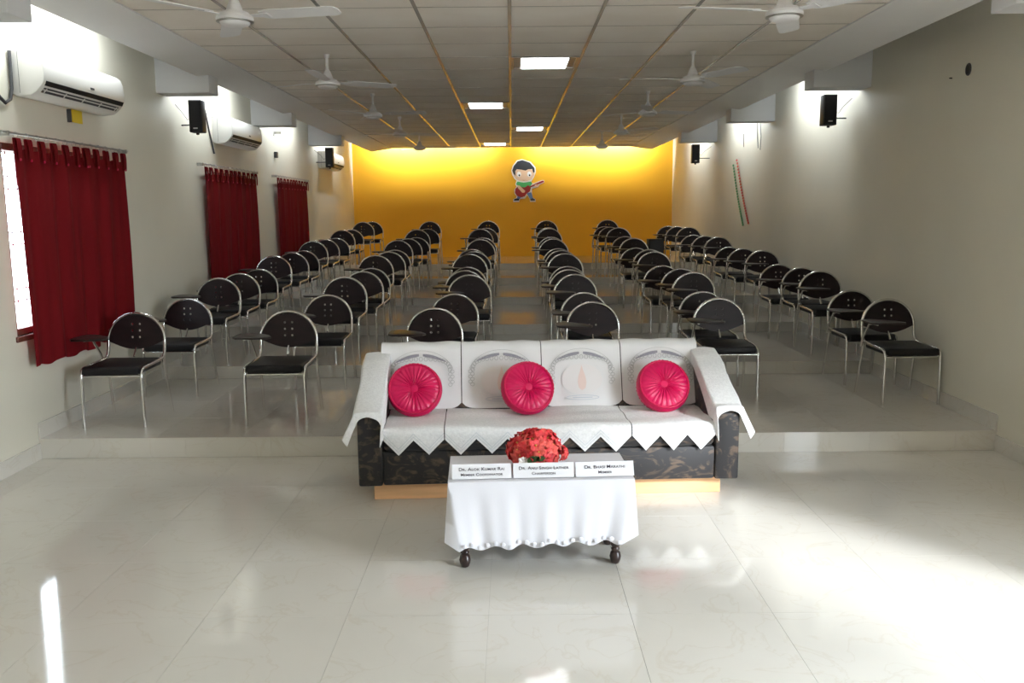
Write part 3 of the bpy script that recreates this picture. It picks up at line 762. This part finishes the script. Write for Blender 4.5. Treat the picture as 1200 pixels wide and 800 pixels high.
part('stem_ball', MB().lathe([(.01, .004), (.06, .012), (.088, .045), (.09, .085), (.07, .12), (.03, .14), (.0, .142)], (0, 0, 0), 14), 'leaf', fb, smooth=True)
C0 = Vector((0, 0, .075)); nF = 110
for k in range(nF):
    zz = 1 - 1.55 * (k + .5) / nF; a = k * 2.39996; rr = math.sqrt(max(0, 1 - zz * zz))
    d = Vector((rr * math.cos(a), rr * math.sin(a), zz)); p = C0 + Vector((d.x * .112, d.y * .1, d.z * .083)) * random.uniform(.93, 1.12)
    if p.z < .015: continue
    o = link('flower', fms[0] if random.random() < .6 else fms[1], fb, p)
    qd = (d + Vector((random.uniform(-.4, .4), random.uniform(-.4, .4), random.uniform(-.2, .4)))).normalized()
    o.rotation_mode = 'QUATERNION'; o.rotation_quaternion = qd.to_track_quat('Z', 'Y')
    sc_ = random.uniform(.8, 1.2); o.scale = (sc_, sc_, sc_)
    if k % 3 == 0: link('stamen', stm, o)
for k in range(14):                                       # sprig leaning out towards the bare-wall side
    d = Vector((random.uniform(.3, 1), random.uniform(-.6, .6), random.uniform(-.5, .7))).normalized()
    o = link('flower', fms[k % 2], fb, Vector((.118, -.02, .062)) + d * .026, None); o.rotation_mode = 'QUATERNION'; o.rotation_quaternion = d.to_track_quat('Z', 'Y'); o.scale = (.85,) * 3
for dx, dz in ((-.060, .050), (-.045, .052), (-.052, .040)):
    o = link('flower', fms[2], fb, (dx, -.106, dz)); o.rotation_mode = 'QUATERNION'; o.rotation_quaternion = Vector((random.uniform(-.3, .3), -1, .2)).to_track_quat('Z', 'Y'); o.scale = (.7,) * 3
for dx, dz, an in ((0, .05, .5), (.02, .058, .2), (-.015, .04, .9)):
    lf = [(0, 0), (.012, .011), (.03, .013), (.048, 0), (.03, -.013), (.012, -.011)]
    part('leaf', MB().prism(lf, 0, .0015, lambda p, q, a, dx=dx, dz=dz, an=an: (dx + p * math.cos(an) - q * math.sin(an) - .02, -.117 - a, dz + p * math.sin(an) + q * math.cos(an))), 'leaf', fb)

# ------------------------------------------------------------------ air conditioners on the left wall
def ac(y0, y1, label, detail=True):
    x = XL((y0 + y1) / 2) + .001; z = 2.355
    o = thing('air_conditioner', label, 'air conditioner', (x, 0, z), 0, 'split air conditioners')
    prof = [(0, .025), (0, .285), (.13, .29), (.17, .282), (.2, .26), (.215, .22), (.222, .15), (.218, .10), (.208, .075), (.165, .03), (.13, .008), (.04, .0)]
    part('body', MB().prism(prof, y0, y1, lambda p, q, a: (p, a, q)), 'white_plastic', o, smooth=True, bevel=.006, sharp=50)
    def face(q0, q1, ya, yb, off, mt, nm):
        def pt(q):
            P = [(.218, .10), (.208, .075), (.165, .03), (.13, .008)]
            for (a, b), (c, d) in zip(P, P[1:]):
                if d <= q <= b: t = (b - q) / (b - d); return (a + (c - a) * t + off, q - off * .7)
            return (.13, .008)
        p0, p1 = pt(q0), pt(q1); p0b = (p0[0] - .006, p0[1] + .004); p1b = (p1[0] - .006, p1[1] + .004)
        part(nm, MB().hexa([(p0[0], ya, p0[1]), (p0b[0], ya, p0b[1]), (p0b[0], yb, p0b[1]), (p0[0], yb, p0[1]), (p1[0], ya, p1[1]), (p1b[0], ya, p1b[1]), (p1b[0], yb, p1b[1]), (p1[0], yb, p1[1])]), mt, o)
    face(.098, .070, y0 + .03, y1 - .02, .0035, 'black', 'display_strip')
    face(.058, .030, y0 + .05, y1 - .05, .0015, 'darkgrey', 'outlet')
    face(.050, .044, y0 + .05, y1 - .05, .006, 'white_plastic', 'louver')
    for q in range(5): 
        yy = y0 + .08 + (y1 - y0 - .16) * q / 4
        face(.056, .032, yy - .006, yy + .006, .004, 'white_plastic', 'louver_rib')
    part('end_seam', MB().box(.06, .062, y0 - .0012, y0 + .001, .02, .275), 'darkgrey', o)
    part('logo_badge', MB().box(.2205, .2235, y0 + (y1 - y0) * .53, y0 + (y1 - y0) * .53 + .055, .122, .136), 'darkgrey', o)
    return o
ac(5.73, 6.9, 'white split air conditioner above the window beside the lowest chairs')
ac(9.62, 10.75, 'white split air conditioner above the middle window')
ac(15.0, 16.2, 'white split air conditioner half hidden by speaker near the yellow wall')
# ------------------------------------------------------------------ speakers under the beams
def speaker(x, y, z0, z1, s, label):
    o = thing('wall_speaker', label, 'speaker', (x, y, z0), 0, 'black wall speakers')
    h = z1 - z0; d = .12
    part('cabinet', MB().box(-.062, .062, 0, d, 0, h), 'black', o, smooth=True, bevel=.008)
    part('grille', MB().box(-.054, .054, -.006, .001, .02, h - .01), 'vinyl', o, bevel=.003, segs=1)
    part('badge', MB().box(-.02, .02, -.008, -.006, .03, .042), 'rod', o)
    xw = (XL(y) - x) if s < 0 else (XR(y) - x)
    part('bracket', MB().tube([(0, d - .005, h * .3), (s * .03, d + .09, h * .3), (xw, d + .13, h * .3)], .007, 8), 'darkgrey', o)
    part('knob', MB().lathe([(.0, -.022), (.014, -.02), (.016, 0), (.0, .002)], (.0, .05, 0), 10), 'black', o)
    part('lead', MB().tube([(s * .06, .1, h * .5), (s * .11, .1, h * .42), (s * .15, .1, h * .62), (xw - s * .006, .1, h * .9)], .003, 5), 'darkgrey', o)
speaker(-2.96, 8.46, 2.371, 2.668, -1, 'black speaker under the beam between the first two air conditioners')
speaker(3.005, 8.46, 2.385, 2.668, 1, 'black speaker under the beam closest to the sofa, bare wall')
speaker(-2.965, 14.60, 2.352, 2.668, -1, 'black speaker under the far beam on the curtained wall')
speaker(3.02, 14.60, 2.368, 2.668, 1, 'black speaker under the far beam on the bare wall')

# ------------------------------------------------------------------ ceiling fans
def make_fan():
    t = thing('ceiling_fan', 'white ceiling fan', 'ceiling fan')
    part('canopy', MB().lathe([(.012, .235), (.03, .215), (.055, .205 + .0), (.05, .18), (.015, .165)][::-1] if False else [(.012, .19), (.022, .20), (.026, .222), (.0, .224)], (0, 0, 0), 18), 'white_enamel', t, smooth=True)
    part('down_rod', MB().tube([(0, 0, .02), (0, 0, .2)], .012, 10), 'white_enamel', t, smooth=True)
    part('shroud', MB().lathe([(.045, .028), (.043, .042), (.028, .08), (.015, .10)], (0, 0, 0), 18), 'white_enamel', t, smooth=True)
    part('motor', MB().lathe([(.0, -.05), (.058, -.048), (.076, -.04), (.082, -.03), (.096, -.026), (.102, -.012), (.096, .004), (.082, .01), (.075, .022), (.05, .03), (.0, .032)], (0, 0, 0), 28), 'white_enamel', t, smooth=True, sharp=40)
    part('trim_ring', MB().lathe([(.080, -.0305), (.100, -.028), (.100, -.024), (.080, -.0225)], (0, 0, 0), 28), 'rod', t)
    for k in range(3):
        a = 2 * PI * k / 3; ca, sa = math.cos(a), math.sin(a)
        out = [(.155, -.045), (.2, -.062), (.55, -.06), (.585, -.05), (.6, -.02), (.6, .03), (.585, .052), (.55, .06), (.2, .062), (.155, .045)]
        def B(p, q, z, ca=ca, sa=sa):
            zz = z - q * .16
            return (p * ca - q * sa, p * sa + q * ca, zz)
        b = part('blade', MB().prism(out, .004, .008, B), 'white_enamel', t)
        part('blade_arm', MB().prism([(.10, -.018), (.2, -.03), (.2, .03), (.10, .018)], .0, .0035, B), 'white_enamel', b)
    return t
fan = make_fan(); first = True
FZ = ZCEIL - .225
for i, (y, aL) in enumerate(((5.0, -10), (7.45, 30), (9.85, -12), (12.2, 35), (14.75, 2))):
    for x, an, w in ((-1.5, aL, 'curtained-wall'), (1.5, (190, 180, 20, 75, 0)[i], 'bare-wall')):
        o = fan if first else copy_tree(fan); first = False
        o.location = (x, y, FZ); o.rotation_euler = (0, 0, math.radians(an))
        ordn = ['first', 'second', 'third', 'fourth', 'fifth'][i]
        o['label'] = 'white three-blade ceiling fan, %s, counted towards the yellow wall' % (ordn + ' of the ' + w + ' row')
        o['category'] = 'ceiling fan'; o['group'] = 'ceiling fans in two rows'

# ------------------------------------------------------------------ recessed ceiling lights
for (i, k), n in LIGHT_CELLS.items():
    cx, cy = (i + .5) * CT, CY0 + (k + .5) * CYT
    lab = {0: 'lit square ceiling light over the second chair tier, largest in view', 1: 'lit ceiling light over the third tier, beside the centre seam', 2: 'lit ceiling light over the fifth tier', 3: 'lit ceiling light close to the yellow wall', 4: 'lit square ceiling light over the open floor'}[n]
    o = thing('recessed_light', lab, 'light', (cx, cy, ZCEIL), 0, 'recessed ceiling lights')
    a, b = CT / 2 - .014, CYT / 2 - .014
    part('frame', MB().box(-a, -a + .02, -b, b, -.008, .02).box(a - .02, a, -b, b, -.008, .02).box(-a + .02, a - .02, -b, -b + .02, -.008, .02).box(-a + .02, a - .02, b - .02, b, -.008, .02), 'tee', o)
    for sx in (-1, 1):
        x0, x1 = sorted((sx * .205, sx * (a - .021)))
        part('reflector', MB().box(x0, x1, -b + .021, b - .021, .0, .015), 'rod', o)
    part('diffuser', MB().box(-.2, .2, -b + .021, b - .021, -.012, .012), 'lamp', o, bevel=.005, segs=1)

# ------------------------------------------------------------------ cut-out of a boy with a guitar on the yellow wall
bo = thing('boy_cutout', 'flat painted cutout of a boy playing a red guitar on yellow wall', 'wall decoration', (.30, YB, 1.80))
S = .86 / 480.0                            # drawing units to metres
def dp(name, pts, mt, depth, parent=bo):
    return part(name, MB().prism([((x - 440) * S, (645 - y) * S) for x, y in pts], -depth, -depth + .0022, lambda p, q, a: (p, a, q)), mt, parent)
def ell(cx, cy, rx, ry, n=20, a0=0): return [(cx + rx * math.cos(2 * PI * k / n), cy + ry * math.sin(2 * PI * k / n)) for k in range(n)]
outl = [(400, 155), (340, 169), (296, 225), (276, 283), (287, 330), (310, 372), (335, 395), (322, 440), (335, 462), (310, 500), (312, 545), (335, 575), (328, 595), (296, 608), (296, 640), (365, 640), (375, 605), (430, 602), (462, 565), (488, 610), (490, 640), (555, 640), (552, 608), (520, 590), (512, 545), (512, 490), (585, 470), (600, 448), (655, 420), (652, 396), (632, 394), (525, 432), (505, 412), (535, 365), (560, 300), (556, 250), (500, 185)]
part('backing', MB().prism([((x - 440) * S, (645 - y) * S) for x, y in outl], -.02, -.006, lambda p, q, a: (p, a, q)), 'b_white', bo)
dp('face', [(296, 295), (306, 345), (334, 386), (390, 404), (455, 404), (510, 385), (540, 335), (546, 285), (440, 250), (340, 262)], 'b_skin', .0225)
hair = dp('hair', [(405, 166), (350, 180), (305, 232), (287, 283), (300, 318), (326, 345), (322, 290), (340, 268), (400, 275), (440, 285), (470, 270), (518, 268), (528, 312), (546, 300), (542, 255), (490, 195)], 'b_hair', .025)
for ex in (365, 483):
    e = dp('eye', ell(ex, 325, 25, 30, 14), 'b_eye', .025); dp('pupil', ell(ex + 4, 338, 10, 12, 10), 'b_shoe', .0275, e)
dp('mouth', [(398, 388), (420, 393), (442, 388), (420, 397)], 'b_red', .025)
dp('shirt', [(345, 408), (330, 440), (350, 452), (358, 500), (500, 500), (500, 450), (520, 432), (500, 408), (420, 420)], 'b_green', .0225)
for nm, pts in (('leg', [(350, 555), (340, 600), (372, 605), (400, 560)]), ('leg', [(452, 540), (490, 605), (525, 600), (505, 530)])): dp(nm, pts, 'b_blue', .0225)
dp('shoe', [(304, 610), (330, 598), (366, 602), (362, 624), (306, 624)], 'b_shoe', .025); dp('shoe', [(490, 608), (520, 598), (548, 612), (545, 626), (498, 626)], 'b_shoe', .025)
dp('guitar_body', [(322, 490), (318, 535), (340, 570), (390, 588), (430, 575), (450, 545), (490, 520), (498, 470), (470, 450), (430, 475), (390, 470), (350, 462)], 'b_red', .025)
dp('guitar_neck', [(490, 462), (498, 476), (648, 416), (650, 402), (636, 398)], 'b_red', .0275)
dp('arm', [(345, 450), (372, 455), (435, 515), (425, 535), (400, 535), (350, 480)], 'b_skin', .0295)
dp('hand', ell(565, 455, 22, 14, 12), 'b_skin', .0295)

# ------------------------------------------------------------------ small things on the walls
nt_ = thing('yellow_note', 'small yellow square note under the first air conditioner', 'note', (XL(6.52), 6.52, 2.31))
part('paper', MB().box(.03, .034, -.075, .075, -.045, .045), 'note', nt_); part('holder', MB().box(0, .03, -.085, -.06, -.045, .045), 'darkgrey', nt_)
def cable(pts, r, label, mt='darkgrey', cat='cable'):
    o = tag(part('cable', MB().tube(pts, r, 6), mt, None, smooth=True), label, cat, 'cables on the walls'); return o
x = XL(5.7) + .02
cable([(x, 5.712, 2.63), (x, 5.71, 2.5), (x, 5.705, 2.40), (x, 5.68, 2.33), (x, 5.62, 2.30), (x, 5.55, 2.335), (x, 5.49, 2.42), (x, 5.43, 2.5)], .011, 'grey cable looping down beside the first air conditioner')
x = XL(9.4) + .013
cable([(x, 9.36, 2.70), (x, 9.40, 2.64), (x, 9.46, 2.5), (x, 9.6, 2.25)], .010, 'dark cable slanting down between a speaker and the second air conditioner')
x = XR(12) - .006
cable([(x, 12.6, 2.66), (x, 12.58, 2.48)], .004, 'short dark wire hanging on the bare wall, farthest from the beam')
cable([(x, 11.92, 2.74), (x, 11.9, 2.6), (x, 11.85, 2.41)], .004, 'long thin wire hanging down the bare wall from the beam')
cable([(x, 11.78, 2.72), (x, 11.72, 2.55), (x, 11.75, 2.38)], .004, 'bent thin wire beside the long wire on the bare wall')
wb = thing('wall_bracket', 'small grey empty bracket between middle and far windows, above', 'bracket', (XL(12.2), 12.2, 2.70)); part('plate', MB().box(0, .006, -.05, .05, -.05, .05), 'rod', wb); part('arm', MB().box(.006, .10, -.01, .01, -.02, .01), 'rod', wb)
sb = tag(part('switch_box', MB().box(XL(12.2), XL(12.2) + .04, 12.14, 12.22, 2.36, 2.44), 'black', None, bevel=.006), 'small black box on the wall below the empty bracket', 'box')
hp = thing('pipe_hole', 'dark oval pipe hole high in the bare wall', 'pipe hole', (XR(6.38), 6.38, 2.565))
part('rim', MB().tube([(-.004,   .032 * math.cos(2 * PI * k / 20), .038 * math.sin(2 * PI * k / 20)) for k in range(20)], .006, 6, closed=True), 'darkgrey', hp, smooth=True)
part('hole_shade', MB().lathe([(.0, -.003), (.031, -.003), (.031, -.001), (.0, -.001)], (0, 0, 0), 18, 'x'), 'black', hp)  # flat black disc, paints in the shade inside the open hole
tag(part('nail', MB().tube([(XR(6.62), 6.62, 2.54), (XR(6.62) - .02, 6.62, 2.54)], .004, 6), 'black', None), 'tiny dark nail beside the pipe hole', 'nail')
for col, (y0, z0), (y1, z1), off, lab in (('s_red', (12.93, 2.335), (12.18, 1.41), 0, 'red paper garland hanging slanted on the bare wall'), ('s_green', (13.12, 2.27), (12.46, 1.38), 0, 'green paper garland hanging slanted on the bare wall')):
    g = thing('wall_garland', lab, 'garland', (XR(12.6) - .012, 0, 0), 0, 'paper garlands')
    f = lambda t: (-.008, y0 + (y1 - y0) * t, z0 + (z1 - z0) * t - .05 * math.sin(PI * t))
    part('string', MB().tube([f(k / 12) for k in range(13)], .003, 5), 'darkgrey', g)
    for k in range(24):
        p = f((k + .5) / 24)
        part('paper_piece', MB().box(p[0] - .004, p[0] + .004, p[1] - .03, p[1] + .03, p[2] - .014, p[2] + .014), col, g)
